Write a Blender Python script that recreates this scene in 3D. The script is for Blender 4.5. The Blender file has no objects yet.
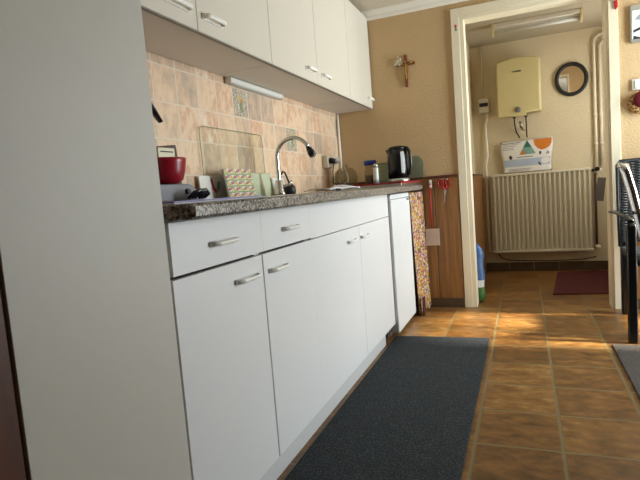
import bpy, bmesh, math, random
from mathutils import Vector, Matrix
random.seed(7)
C = bpy.context.scene.collection
PI = math.pi
R = math.radians

# ------------------------------------------------------------------ materials
def lin(c):
    if isinstance(c, str):
        c = c.lstrip('#'); c = [int(c[i:i+2], 16)/255 for i in (0, 2, 4)]
    return tuple([(v/12.92 if v <= .04045 else ((v+.055)/1.055)**2.4) for v in c]) + (1,)

class NT:
    def __init__(s, name):
        s.m = bpy.data.materials.new(name); s.m.use_nodes = True
        s.t = s.m.node_tree; s.b = s.t.nodes['Principled BSDF']; s.out = s.t.nodes['Material Output']
    def n(s, typ, **kw):
        nd = s.t.nodes.new(typ)
        for k, v in kw.items(): setattr(nd, k, v)
        return nd
    def set(s, sock, v):
        if hasattr(v, 'is_output') or isinstance(v, bpy.types.NodeSocket): s.t.links.new(v, sock)
        else: sock.default_value = v
    def math(s, op, a, b=0.0, c=None):
        nd = s.n('ShaderNodeMath', operation=op)
        s.set(nd.inputs[0], a); s.set(nd.inputs[1], b)
        if c is not None: s.set(nd.inputs[2], c)
        return nd.outputs[0]
    def mix(s, f, a, b):
        nd = s.n('ShaderNodeMix', data_type='RGBA')
        s.set(nd.inputs[0], f); s.set(nd.inputs[6], a); s.set(nd.inputs[7], b)
        return nd.outputs[2]
    def pos(s): return s.n('ShaderNodeTexCoord').outputs['Object']
    def mapping(s, v, scale=(1,1,1), loc=(0,0,0)):
        nd = s.n('ShaderNodeMapping'); s.set(nd.inputs['Vector'], v)
        nd.inputs['Scale'].default_value = scale; nd.inputs['Location'].default_value = loc
        return nd.outputs[0]
    def noise(s, v, scale, detail=3, rough=.55, out=0):
        nd = s.n('ShaderNodeTexNoise'); s.set(nd.inputs['Vector'], v)
        nd.inputs['Scale'].default_value = scale; nd.inputs['Detail'].default_value = detail
        nd.inputs['Roughness'].default_value = rough
        return nd.outputs[out]
    def voro(s, v, scale, out='Color'):
        nd = s.n('ShaderNodeTexVoronoi'); s.set(nd.inputs['Vector'], v)
        nd.inputs['Scale'].default_value = scale
        return nd.outputs[out]
    def ramp(s, f, stops, interp='LINEAR'):
        nd = s.n('ShaderNodeValToRGB'); s.set(nd.inputs[0], f); e = nd.color_ramp
        e.interpolation = interp
        while len(e.elements) < len(stops): e.elements.new(.5)
        for el, (p, c) in zip(e.elements, stops): el.position = p; el.color = lin(c)
        return nd.outputs[0]
    def bump(s, h, strength=.2, dist=.002):
        nd = s.n('ShaderNodeBump'); s.set(nd.inputs['Height'], h)
        nd.inputs['Strength'].default_value = strength; nd.inputs['Distance'].default_value = dist
        s.t.links.new(nd.outputs[0], s.b.inputs['Normal'])
    def fin(s, col=None, rough=.5, metal=0.0, **kw):
        if col is not None: s.set(s.b.inputs['Base Color'], col)
        s.set(s.b.inputs['Roughness'], rough); s.b.inputs['Metallic'].default_value = metal
        for k, v in kw.items(): s.b.inputs[k].default_value = v
        return s.m

def plain(name, c, rough=.5, metal=0.0, var=.06, scale=12, bump=0, bscale=80, **kw):
    t = NT(name); p = t.pos(); c = lin(c)
    d = tuple(max(0, v*(1-var)) for v in c[:3])+(1,); l = tuple(min(1, v*(1+var)) for v in c[:3])+(1,)
    col = t.mix(t.noise(p, scale), d, l)
    if bump: t.bump(t.noise(p, bscale, 2), bump, .002)
    return t.fin(col, rough, metal, **kw)

def tiles(name, ax, size, org, grout, stops, gcol, rough, nscale, streak=(1,1,1), bump=.35, per=.8, soft=.25):
    t = NT(name); p = t.pos()
    sp = t.n('ShaderNodeSeparateXYZ'); t.set(sp.inputs[0], p)
    u = t.math('DIVIDE', t.math('SUBTRACT', sp.outputs[ax[0]], org[0]), size[0])
    v = t.math('DIVIDE', t.math('SUBTRACT', sp.outputs[ax[1]], org[1]), size[1])
    wob = t.math('MULTIPLY', t.math('SUBTRACT', t.noise(p, 30), .5), .02)
    def edge(q, sz):
        f = t.math('FRACT', t.math('ADD', q, wob))
        e = t.math('MINIMUM', f, t.math('SUBTRACT', 1.0, f))
        return t.math('MULTIPLY', e, sz)
    e = t.math('MINIMUM', edge(u, size[0]), edge(v, size[1]))
    cell = t.n('ShaderNodeCombineXYZ')
    t.set(cell.inputs[0], t.math('FLOOR', u)); t.set(cell.inputs[1], t.math('FLOOR', v))
    wn = t.n('ShaderNodeTexWhiteNoise'); t.set(wn.inputs['Vector'], cell.outputs[0])
    # offset the mottling per tile so that it does not run across joints
    off = t.n('ShaderNodeVectorMath', operation='MULTIPLY_ADD')
    t.set(off.inputs[0], wn.outputs['Color']); off.inputs[1].default_value = (7, 7, 7); t.set(off.inputs[2], t.mapping(p, streak))
    nz = t.noise(off.outputs[0], nscale, 5, .62)
    f = t.math('ADD', t.math('MULTIPLY', wn.outputs['Value'], per), t.math('MULTIPLY', t.math('SUBTRACT', nz, .5), 1.5*(1.25-per)))
    f = t.math('ADD', f, .5*(1-per))
    col = t.ramp(f, stops)
    g = t.n('ShaderNodeMapRange'); t.set(g.inputs[0], e)
    g.inputs[1].default_value = grout*.5*(1-soft); g.inputs[2].default_value = grout*.5*(1+soft)
    g.inputs[3].default_value = 0; g.inputs[4].default_value = 1
    col = t.mix(g.outputs[0], lin(gcol), col)
    h = t.math('ADD', g.outputs[0], t.math('MULTIPLY', nz, .35))
    t.bump(h, bump, .003)
    rg = t.math('ADD', rough, t.math('MULTIPLY', t.math('SUBTRACT', nz, .5), .25))
    return t.fin(col, rg)

def wood(name, stops, axis_scale, scale=6, rough=.45):
    t = NT(name); p = t.pos()
    n1 = t.noise(t.mapping(p, axis_scale), scale, 5, .6)
    return t.fin(t.ramp(n1, stops), rough)

def glassy(name, tint, alpha=.25, rough=.05):
    t = NT(name)
    tr = t.n('ShaderNodeBsdfTransparent'); tr.inputs[0].default_value = lin(tint)
    gl = t.n('ShaderNodeBsdfGlossy'); gl.inputs[0].default_value = (1, 1, 1, 1); gl.inputs['Roughness'].default_value = rough
    fr = t.n('ShaderNodeLayerWeight'); fr.inputs['Blend'].default_value = .5
    ff = t.math('MULTIPLY_ADD', t.math('POWER', fr.outputs['Facing'], 5.0), .35, .02)
    m1 = t.n('ShaderNodeMixShader'); t.t.links.new(ff, m1.inputs[0])
    t.t.links.new(tr.outputs[0], m1.inputs[1]); t.t.links.new(gl.outputs[0], m1.inputs[2])
    df = t.n('ShaderNodeBsdfDiffuse'); df.inputs[0].default_value = lin(tint)
    m2 = t.n('ShaderNodeMixShader'); m2.inputs[0].default_value = alpha
    t.t.links.new(m1.outputs[0], m2.inputs[1]); t.t.links.new(df.outputs[0], m2.inputs[2])
    t.t.links.new(m2.outputs[0], t.out.inputs[0])
    return t.m

M = {}
M['cab'] = plain('white_laminate', '#e6e3e1', .42, var=.02, scale=3)
M['plinth'] = plain('plinth_shaded_white', '#cfcdcb', .5, var=.02)  # white board greyed to stand in for the recess shadow
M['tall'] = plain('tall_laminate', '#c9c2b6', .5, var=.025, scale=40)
M['upper'] = plain('cream_laminate', '#d6cdbd', .42, var=.02, scale=3)
M['under'] = plain('underside_board', '#d8cfc2', .6, var=.03)
M['edge'] = plain('board_edge', '#8d8578', .6)
M['handle'] = plain('handle_plastic', '#f8f4ea', .3, var=.03)
M['frame'] = plain('painted_frame', '#e6d9bd', .4, var=.015, scale=6)
M['white'] = plain('white_plastic', '#e8e6de', .35, var=.02)
M['fridge'] = plain('fridge_enamel', '#eceeee', .28, var=.01)
M['black'] = plain('black_plastic', '#0d0d0f', .28, var=.1)
M['blackmatt'] = plain('black_matt', '#131315', .55, var=.15)
M['chrome'] = plain('chrome', '#d9d9d9', .12, 1.0, var=.02)
M['steel'] = plain('brushed_steel', '#c9c9c6', .28, 1.0, var=.05, scale=60)
M['dark'] = plain('dark_gap', '#2a2622', .8)
M['darkwood'] = wood('dark_brown_wood', [(.3, '#43220f'), (.55, '#5c3016'), (.75, '#6f4022')], (6, 6, .6), 4, .45)
M['base_brown'] = plain('brown_tile_base', '#4f3c29', .45, var=.2, scale=9)
M['boiler'] = plain('boiler_enamel', '#d3c794', .35, var=.03)
M['rad'] = plain('radiator_enamel', '#d9d4c0', .38, var=.03)
M['pipe'] = plain('painted_pipe', '#efe9d8', .3, var=.03)
M['red'] = plain('red_plastic', '#b3141a', .3, var=.06)
M['bowl'] = plain('red_melamine', '#9c1020', .3, var=.08)
M['grey'] = plain('scale_grey', '#77757a', .45, var=.05)
M['lav'] = plain('lavender_plastic', '#9b8fc4', .4, var=.06)
M['lav2'] = plain('pale_lavender', '#d5d4e6', .4, var=.04)
M['cream'] = plain('cream_card', '#e9dfc0', .6)
M['brownbox'] = plain('brown_box', '#4a2a1c', .5, var=.1)
M['blue'] = plain('blue_lid', '#1c3fa8', .35)
M['brown'] = plain('brown_contents', '#4a3322', .8, var=.3, scale=60)
M['cloth'] = plain('white_cloth', '#e8e8ee', .85, var=.05, bump=.3, bscale=200)
M['bagwhite'] = plain('white_packaging', '#e9e8e6', .4, var=.03)
M['bagblue'] = plain('blue_packaging', '#b4c6dc', .4, var=.12, scale=14)
M['teal'] = plain('teal_print', '#1f6a5c', .45, var=.25, scale=60)
M['teal2'] = plain('pale_teal_print', '#7da79e', .45, var=.25, scale=60)
M['orange'] = plain('orange_print', '#cf7a25', .45, var=.1)
M['ink'] = plain('dark_print', '#35363c', .5)
M['greyink'] = plain('grey_print', '#9a9aa2', .5)
M['green'] = plain('green_print', '#456f2c', .45, var=.3, scale=40)
M['yellow'] = plain('yellow_print', '#e2b52c', .45)
M['pinkred'] = plain('pink_red_print', '#cf3a4e', .45)
M['lime'] = plain('leaf_green_print', '#6fa23e', .45)
M['bagblue2'] = plain('bright_blue_film', '#2060a8', .3, var=.15, scale=20)
M['bagmid'] = plain('blue_white_film', '#5475a6', .3, var=.35, scale=18)
M['gold'] = plain('aged_brass', '#b58a3c', .35, .8, var=.15)
M['crosswood'] = plain('cross_wood', '#74391a', .4, var=.2)
M['dried'] = plain('dried_white_petal', '#cdbfa6', .8, var=.1)
M['velvet'] = plain('red_velvet', '#6b0d1c', .9, var=.25, scale=70)
M['palegreen'] = plain('pale_green_board', '#c9cfae', .5, var=.08, scale=60)
M['socket'] = plain('ivory_socket', '#d8cdb4', .4)
M['swatter'] = plain('swatter_mesh', '#d6c3b4', .6, var=.05)
M['tube'] = plain('lamp_tube_off', '#c7c8c2', .3, var=.03)
M['yellowed'] = plain('yellowed_plastic', '#d8cc98', .4)
M['silver'] = plain('silver_frame', '#b9b6ac', .35, .6, var=.1)
M['paper'] = plain('picture_paper', '#dedcd6', .5, var=.05)
M['glass_clear'] = glassy('clear_glass', '#fdfefc', .006, .03)
M['glass_jar'] = glassy('jar_glass', '#e2dccb', .13, .05)
M['glass_green'] = glassy('green_glass', '#ccd1bb', .2, .08)
M['glass_edge'] = plain('glass_edge_green', '#8fa088', .2)
M['fruit1'] = plain('muted_yellow_glaze', '#c9b06a', .4, var=.2, scale=90); M['fruit2'] = plain('muted_orange_glaze', '#bd8a5c', .4, var=.2, scale=90); M['leafmute'] = plain('muted_green_glaze', '#8a8f68', .4, var=.25, scale=90)
M['mirror'] = plain('mirror_glass', '#e6e6e4', .02, 1.0, var=0)
M['tagbrown'] = plain('grey_brown_tag', '#57504a', .6)
M['copperdark'] = plain('brown_pipe_paint', '#5b4634', .5)
M['ceil'] = plain('ceiling_paint', '#cdc1ac', .8, var=.02, bump=.2, bscale=60)
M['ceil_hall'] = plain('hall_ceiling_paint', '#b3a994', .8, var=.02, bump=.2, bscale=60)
M['crown'] = plain('crown_paint', '#e8e0d0', .6, var=.02)

def plaster(name, c, s=.5, sc=95, ds=.007):
    t = NT(name); p = t.pos(); c = lin(c)
    d = tuple(v*.93 for v in c[:3])+(1,)
    t.bump(t.noise(p, sc, 3, .6), s, ds)
    return t.fin(t.mix(t.noise(p, 5), d, c), .75)
M['wall'] = plaster('peach_woodchip_wall', '#c9a97c')
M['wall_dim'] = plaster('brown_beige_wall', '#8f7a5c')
M['hallwall'] = plaster('cream_woodchip_wall', '#ddd0b2', .7, 70, .012)
M['backtile'] = tiles('peach_wall_tiles', (1, 2), (.148, .145), (1.66, 1.035), .005,
    [(.1, '#b29a86'), (.28, '#ccb096'), (.42, '#dfbd9c'), (.55, '#e8caa9'), (.7, '#d3a482'), (.9, '#edd9c0')], '#e3d3bf', .42, 17, (1, 1.3, .8), .35, .62)
M['floor'] = tiles('terracotta_floor_tiles', (0, 1), (.283, .2825), (.09, 1.786), .011,
    [(.12, '#4e3418'), (.4, '#6f4a23'), (.62, '#855c2d'), (.9, '#a37c48')], '#766847', .36, 13, (1, 1.7, 1), .25, .3, .6)
M['cabwood'] = wood('brown_panelling', [(.28, '#6b4521'), (.5, '#875c2d'), (.72, '#9e743f')], (14, 14, .7), 3.2, .42)
t = NT('granite_worktop'); p = t.pos()
v1 = t.n('ShaderNodeSeparateColor'); t.set(v1.inputs[0], t.voro(p, 190)); v2 = t.n('ShaderNodeSeparateColor'); t.set(v2.inputs[0], t.voro(p, 95))
c1 = t.ramp(v1.outputs[0], [(0, '#2c2724'), (.22, '#4e463f'), (.42, '#7c7163'), (.62, '#a2968a'), (.8, '#c9bba6')], 'CONSTANT')
c2 = t.ramp(v2.outputs[0], [(0, '#3a3431'), (.3, '#80756a'), (.6, '#a39a90'), (.85, '#c7bfb4')], 'CONSTANT')
M['granite'] = t.fin(t.mix(.35, c1, c2), .32)
t = NT('charcoal_ribbed_carpet'); p = t.pos()
n1 = t.noise(p, 120, 3, .8); n2 = t.noise(t.mapping(p, (1, 1, 1)), 25, 4)
c = t.ramp(t.math('ADD', t.math('MULTIPLY', n1, .88), t.math('MULTIPLY', n2, .12)), [(.36, '#080a0b'), (.5, '#1a1e21'), (.62, '#3c4348')])
t.bump(n1, .8, .004); M['carpet'] = t.fin(c, .95)
t = NT('brown_grey_carpet'); p = t.pos()
n1 = t.noise(p, 210, 2, .7); t.bump(n1, .8, .004)
M['carpet2'] = t.fin(t.ramp(n1, [(.36, '#1c1815'), (.5, '#3d352f'), (.64, '#675d54')]), .95)
t = NT('dark_red_mat'); p = t.pos(); n1 = t.noise(p, 180, 2, .7); t.bump(n1, .7, .003)
M['redmat'] = t.fin(t.ramp(n1, [(.3, '#30070a'), (.5, '#4d0d10'), (.7, '#66161a')]), .9)
t = NT('floral_cotton'); p = t.pos()
s1 = t.n('ShaderNodeSeparateColor'); t.set(s1.inputs[0], t.voro(p, 88))
M['floral'] = t.fin(t.ramp(s1.outputs[0], [(0, '#b48420'), (.22, '#c9bca6'), (.36, '#a8687c'), (.52, '#b98f36'), (.68, '#6b3a4c'), (.8, '#bda595'), (.9, '#55603a')], 'CONSTANT'), .9)
t = NT('leopard_fabric'); p = t.pos()
M['leopard'] = t.fin(t.ramp(t.voro(p, 75, 'Distance'), [(.22, '#2a1a10'), (.4, '#6d4824'), (.55, '#b98f55')]), .85)
t = NT('decor_tile_glaze'); p = t.pos()
s1 = t.n('ShaderNodeSeparateColor'); t.set(s1.inputs[0], t.voro(p, 150))
M['decor'] = t.fin(t.ramp(s1.outputs[0], [(0, '#948b7c'), (.3, '#b3a592'), (.6, '#cdbca2'), (.85, '#a69d8b')], 'CONSTANT'), .4)
t = NT('black_wicker'); p = t.pos(); n1 = t.noise(p, 120, 3)
M['wicker'] = t.fin(t.ramp(n1, [(.3, '#08090a'), (.7, '#17181b')]), .55)
t = NT('brown_radiant'); M['curtbrown'] = plain('dark_red_board', '#42190f', .5, var=.2)

# ------------------------------------------------------------------ mesh builder
class MB:
    def __init__(s): s.bm = bmesh.new(); s.mats = []; s.cur = 0
    def mat(s, key):
        m = M[key]
        if m not in s.mats: s.mats.append(m)
        s.cur = s.mats.index(m); return s
    def _set(s, faces, smooth=False):
        for f in faces: f.material_index = s.cur; f.smooth = smooth
    def box(s, x0, x1, y0, y1, z0, z1, bev=0, seg=2, mat=None, xf=None):
        if mat: s.mat(mat)
        r = bmesh.ops.create_cube(s.bm, size=1)
        vs = r['verts']
        for v in vs:
            v.co = Vector(((x0+x1)/2+v.co.x*(x1-x0), (y0+y1)/2+v.co.y*(y1-y0), (z0+z1)/2+v.co.z*(z1-z0)))
        fs = set(f for v in vs for f in v.link_faces)
        s._set(fs)
        if bev > 0:
            es = list(set(e for v in vs for e in v.link_edges))
            rr = bmesh.ops.bevel(s.bm, geom=es, offset=bev, segments=seg, profile=.5, affect='EDGES')
            s._set(rr['faces'], True)
            vs = list(set(v for f in rr['faces'] for v in f.verts) | set(v for v in vs if v.is_valid))
        if xf is not None:
            for v in vs: v.co = xf @ v.co
        return s
    def prism(s, pts, axis, a, b, bev=0, mat=None, smooth=False, seg=2, xf=None):
        """pts: 2D outline (the other two axes in xyz order), extruded along axis from a to b"""
        if mat: s.mat(mat)
        def P(p, h):
            q = list(p); q.insert(axis, h); return Vector(q)
        n = len(pts)
        A = [s.bm.verts.new(P(p, a)) for p in pts]; B = [s.bm.verts.new(P(p, b)) for p in pts]
        fs = [s.bm.faces.new(A), s.bm.faces.new(B)]
        sd = [s.bm.faces.new((A[i], A[(i+1) % n], B[(i+1) % n], B[i])) for i in range(n)]
        s._set(fs); s._set(sd, smooth)
        bmesh.ops.recalc_face_normals(s.bm, faces=fs+sd)
        vs = A+B
        if bev > 0:
            es = [e for f in fs for e in f.edges]
            rr = bmesh.ops.bevel(s.bm, geom=list(set(es)), offset=bev, segments=seg, profile=.5, affect='EDGES')
            s._set(rr['faces'], True); vs = [v for v in set(v for f in rr['faces'] for v in f.verts)] + [v for v in vs if v.is_valid]
        if xf is not None:
            for v in set(vs): v.co = xf @ v.co
        return s
    def tube(s, path, r, n=10, mat=None, cap=True, flat=None):
        """round (or flattened: flat=(ru, rv, up)) tube along a path; r may be a list"""
        if mat: s.mat(mat)
        P = [Vector(p) for p in path]; k = len(P)
        rs = r if isinstance(r, (list, tuple)) else [r]*k
        up = None; rings = []
        for i in range(k):
            d = ((P[min(i+1, k-1)]-P[max(i-1, 0)])).normalized()
            if up is None:
                up = Vector(flat[2]) if flat else (Vector((0, 0, 1)) if abs(d.z) < .9 else Vector((1, 0, 0)))
            sd = d.cross(up).normalized(); up2 = sd.cross(d).normalized()
            if not flat: up = up2
            ru, rv = (flat[0]*rs[i], flat[1]*rs[i]) if flat else (rs[i], rs[i])
            rings.append([s.bm.verts.new(P[i]+sd*math.cos(2*PI*j/n)*ru+up2*math.sin(2*PI*j/n)*rv) for j in range(n)])
        fs = []
        for a, b in zip(rings, rings[1:]):
            for j in range(n): fs.append(s.bm.faces.new((a[j], a[(j+1) % n], b[(j+1) % n], b[j])))
        s._set(fs, True)
        if cap:
            cs = [s.bm.faces.new(rings[0]), s.bm.faces.new(rings[-1])]; s._set(cs); fs += cs
        bmesh.ops.recalc_face_normals(s.bm, faces=fs)
        return s
    def lathe(s, prof, c, n=28, mat=None, axis=2, sx=1.0, close=False):
        """prof: (radius, height) list turned about an axis through c"""
        if mat: s.mat(mat)
        rings = []
        for r, h in prof:
            ring = []
            for j in range(n):
                a = 2*PI*j/n; q = [r*math.cos(a)*sx, r*math.sin(a)]; q.insert(axis, h)
                ring.append(s.bm.verts.new(Vector(c)+Vector(q)))
            rings.append(ring)
        fs = []
        for a, b in zip(rings, rings[1:]):
            for j in range(n): fs.append(s.bm.faces.new((a[j], a[(j+1) % n], b[(j+1) % n], b[j])))
        s._set(fs, True)
        cs = []
        if prof[0][0] > 1e-5: cs.append(s.bm.faces.new(rings[0]))
        if prof[-1][0] > 1e-5 and not close: cs.append(s.bm.faces.new(rings[-1]))
        s._set(cs); bmesh.ops.recalc_face_normals(s.bm, faces=fs+cs)
        return s
    def poly(s, pts, mat=None):
        if mat: s.mat(mat)
        f = s.bm.faces.new([s.bm.verts.new(Vector(p)) for p in pts]); s._set([f]); return s
    def grid(s, fn, nu, nv, mat=None, smooth=True):
        if mat: s.mat(mat)
        V = [[s.bm.verts.new(Vector(fn(i/nu, j/nv))) for j in range(nv+1)] for i in range(nu+1)]
        fs = [s.bm.faces.new((V[i][j], V[i+1][j], V[i+1][j+1], V[i][j+1])) for i in range(nu) for j in range(nv)]
        s._set(fs, smooth); return s

ROOTW = {}
def obj(name, mb, parent=None, loc=None, mods=()):
    """link a mesh built in world coordinates as ONE object; a child keeps its thing's origin"""
    me = bpy.data.meshes.new(name)
    o0 = Vector(loc) if loc is not None else (ROOTW.get(parent.name, Vector((0, 0, 0))) if parent else Vector((0, 0, 0)))
    bmesh.ops.translate(mb.bm, verts=mb.bm.verts, vec=-o0)
    bmesh.ops.remove_doubles(mb.bm, verts=mb.bm.verts, dist=1e-6)
    mb.bm.to_mesh(me); mb.bm.free()
    for m in mb.mats: me.materials.append(m)
    o = bpy.data.objects.new(name, me); C.objects.link(o)
    if parent: o.parent = parent; ROOTW[o.name] = o0
    else: o.location = o0; ROOTW[o.name] = o0
    return o
def thing(name, label, cat, loc, group=None):
    o = bpy.data.objects.new(name, None); C.objects.link(o); o.location = loc
    o.empty_display_size = .05
    ROOTW[o.name] = Vector(loc); return tag(o, label, cat, group)
def tag(o, label, cat, group=None):
    o['label'] = label; o['category'] = cat
    if group: o['group'] = group
    return o
def struct(name, mb, loc=None):
    o = obj(name, mb, loc=loc); o['kind'] = 'structure'; return o
def B(*a, **k): return MB().box(*a, **k)

# ------------------------------------------------------------------ layout constants (metres; camera above the origin)
XW, XF, YB, ZC = -1.316, -.755, 3.802, 2.20      # tiled wall, cabinet fronts, wall with the doorway, ceiling
XR, YN = 1.75, -2.6                              # wall on the right, wall behind
YH, ZH, HXL, HXR = 5.33, 2.19, -.44, .95         # hall
DL, DR, DT = -.375, .528, 2.05                   # door opening
CT = .917                                        # worktop height

# ------------------------------------------------------------------ room shell
struct('floor', B(XW-.1, XR+.1, YN-.1, YH+.1, -.06, 0, mat='floor'))
struct('ceiling', B(XW-.1, XR+.1, YN-.1, YB+.11, ZC, ZC+.06, mat='ceil'))
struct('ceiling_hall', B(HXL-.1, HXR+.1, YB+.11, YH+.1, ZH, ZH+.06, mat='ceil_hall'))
wl = B(XW-.1, XW, YN, YB, 0, ZC, mat='backtile')
for (yi, zi) in ((4, 2), (8, 1), (13, -1), (14, 2)):        # picture tiles set in the tiling
    y0 = 1.66+.148*yi; z0 = 1.035+.145*(zi-0)-.0
    yc, zc = y0+.074, z0+.0725
    wl.box(XW, XW+.0006, y0+.005, y0+.143, z0+.005, z0+.14, mat='decor')
    for (dy, dz, r, k) in ((-.010, .024, .017, 'fruit1'), (.014, .012, .014, 'fruit2'), (.004, -.014, .018, 'leafmute'), (-.018, -.018, .013, 'palegreen'), (.018, -.034, .011, 'leafmute')):
        wl.prism([(yc+dy+r*math.cos(a*PI/5), zc+dz+r*math.sin(a*PI/5)) for a in range(10)], 0, XW+.0006, XW+.0012, mat=k)
struct('wall_left', wl)
wb = MB().mat('wall')
wb.box(XW-.1, DL, YB, YB+.11, 0, ZC); wb.box(DR, XR+.1, YB, YB+.11, 0, ZC); wb.box(DL, DR, YB, YB+.11, DT, ZC)
struct('wall_back', wb)
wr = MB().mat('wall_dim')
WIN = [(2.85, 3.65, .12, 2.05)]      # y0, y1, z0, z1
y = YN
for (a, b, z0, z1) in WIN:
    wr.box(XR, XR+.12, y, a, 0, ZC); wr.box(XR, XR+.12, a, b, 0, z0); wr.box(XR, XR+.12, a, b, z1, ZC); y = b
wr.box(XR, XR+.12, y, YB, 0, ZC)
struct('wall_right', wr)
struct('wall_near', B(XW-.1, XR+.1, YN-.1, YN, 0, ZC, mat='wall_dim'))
for i, (a, b, z0, z1) in enumerate(WIN):
    w = MB().mat('frame'); q = .06
    w.box(XR+.03, XR+.09, a, a+q, z0, z1); w.box(XR+.03, XR+.09, b-q, b, z0, z1)
    w.box(XR+.03, XR+.09, a+q, b-q, z0, z0+q); w.box(XR+.03, XR+.09, a+q, b-q, z1-q, z1)
    w.box(XR+.055, XR+.06, a+q, b-q, z0+q, z1-q, mat='glass_clear')
    struct('window_%d' % (i+1), w)
# hall
struct('wall_hall_left', B(HXL-.1, HXL, YB+.11, YH, 0, ZH, mat='hallwall'))
struct('wall_hall_back', B(HXL-.1, HXR+.1, YH, YH+.1, 0, ZH, mat='hallwall'))
hw = MB().mat('hallwall'); HW = (4.2, 5.0, .95, 1.95)
hw.box(HXR, HXR+.1, YB+.11, HW[0], 0, ZH); hw.box(HXR, HXR+.1, HW[1], YH, 0, ZH)
hw.box(HXR, HXR+.1, HW[0], HW[1], 0, HW[2]); hw.box(HXR, HXR+.1, HW[0], HW[1], HW[3], ZH)
struct('wall_hall_right', hw)
w = MB().mat('frame'); a, b, z0, z1 = HW; q = .05
w.box(HXR+.03, HXR+.08, a, a+q, z0, z1); w.box(HXR+.03, HXR+.08, b-q, b, z0, z1); w.box(HXR+.03, HXR+.08, a+q, b-q, z0, z0+q); w.box(HXR+.03, HXR+.08, a+q, b-q, z1-q, z1)
w.box(HXR+.05, HXR+.055, a+q, b-q, z0+q, z1-q, mat='glass_clear')
struct('window_2', w)
struct('sun_blocker', B(HXR+.1, HXR+1.5, 3.95, 5.5, 2.0, 2.08, mat='frame'))   # unseen canopy, added to keep the sun out of the hall window
bb = MB().mat('base_brown')
for k in range(6):
    x0 = -.379+k*.222
    bb.box(x0, x0+.218, YH-.012, YH, 0, .085, bev=.002)
struct('baseboard_hall', bb)
# wood wainscot in the hall corner
hp = B(HXL, -.378, 4.35, YH, .0, .955, mat='cabwood'); hp.box(HXL, -.372, 4.35, YH, .955, .97, mat='darkwood')
hp.box(HXL, -.374, 4.35, YH, 0, .085, mat='base_brown')
struct('trim_1', hp)
# wainscot beside the doorway: boards with grooves, cap rail
def panelling(name, xs):
    p = MB().mat('cabwood')
    for a, b in zip(xs, xs[1:]): p.box(a+.0025, b-.0025, YB-.012, YB, .07, .955, bev=.002)
    p.box(xs[0], xs[-1], YB-.005, YB, .07, .95, mat='dark')
    p.box(xs[0], xs[-1], YB-.018, YB, .955, .972, bev=.003, mat='darkwood')
    p.box(xs[0], xs[-1], YB-.016, YB, 0, .07, bev=.003, mat='base_brown')
    struct(name, p)
panelling('trim_2', [XW+.004, -1.12, -.95, -.78, -.607, -.432])
panelling('trim_3', [.585, .76, .93, 1.10, 1.27, 1.44, 1.61, XR-.002])
# door frame: casing, stepped lining
df = MB().mat('frame')
df.box(-.43, DL, YB-.016, YB, 0, 2.105, bev=.003); df.box(DR, .583, YB-.016, YB, 0, 2.105, bev=.003)
df.box(DL, DR, YB-.016, YB, DT, 2.105, bev=.003)
df.box(DL, -.346, YB-.006, YB+.125, 0, 2.026, bev=.002); df.box(.513, DR, YB-.006, YB+.125, 0, 2.026, bev=.002)
df.box(DL, DR, YB-.006, YB+.125, 2.026, DT, bev=.002)
struct('door_1', df)
cr = MB().mat('crown')
cr.prism([(YB, 2.145), (YB-.008, 2.145), (YB-.018, 2.158), (YB-.022, 2.172), (YB-.05, 2.192), (YB-.055, ZC), (YB, ZC)], 0, XW, XR)
struct('trim_4', cr)
# dark brown post left of the tall cabinet
tp = MB().mat('darkwood'); tp.box(-1.3, XF-.012, 0.42, .543, 0, ZC-.002); tp.box(XF-.012, XF-.004, 0.45, .543, 0, ZC-.002, bev=.002)
struct('trim_5', tp)

# ------------------------------------------------------------------ cabinets
def bow_handle(xf, yc, zc, L, out=.021, h=.0058):
    """cream bow handle along y, standing out of the front at x = xf"""
    k = 14; path = []; rs = []
    for i in range(k+1):
        u = i/k; yy = yc-L/2+L*u
        o = out*min(1, (1-abs(2*u-1))*3.2)**.7
        path.append((xf+max(.002, o), yy, zc)); rs.append(1+.35*max(0, 1-2*u)**2)
    return MB().tube(path, rs, 10, mat='handle', flat=(.0036, h, (0, 0, 1)))
def pull(xf, yc, zc, L):
    """cream rectangular loop handle of the wall cupboards"""
    m = MB().mat('handle')
    m.box(xf, xf+.005, yc-L/2, yc+L/2, zc-.012, zc+.012, bev=.002)
    m.tube([(xf+.004, yc-L/2+.008, zc), (xf+.022, yc-L/2+.012, zc), (xf+.024, yc-L/2+.03, zc), (xf+.024, yc+L/2-.03, zc), (xf+.022, yc+L/2-.012, zc), (xf+.004, yc+L/2-.008, zc)], 1, 10, flat=(.005, .009, (0, 0, 1)))
    return m

c = thing('tall_cabinet', 'tall plain off-white cupboard filling the left edge of the room', 'cabinet', (XF-.29, .71, 0))
obj('body', B(XW+.004, XF-.02,   .547, .943, .1, 2.16, mat='tall'), c)
obj('door', B(XF-.018, XF,   .547, .942, .1, 2.16, bev=.0015, mat='tall'), c)
obj('plinth', B(XW+.06, XF-.05,   .547, .943, 0, .1, mat='cab'), c)

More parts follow.
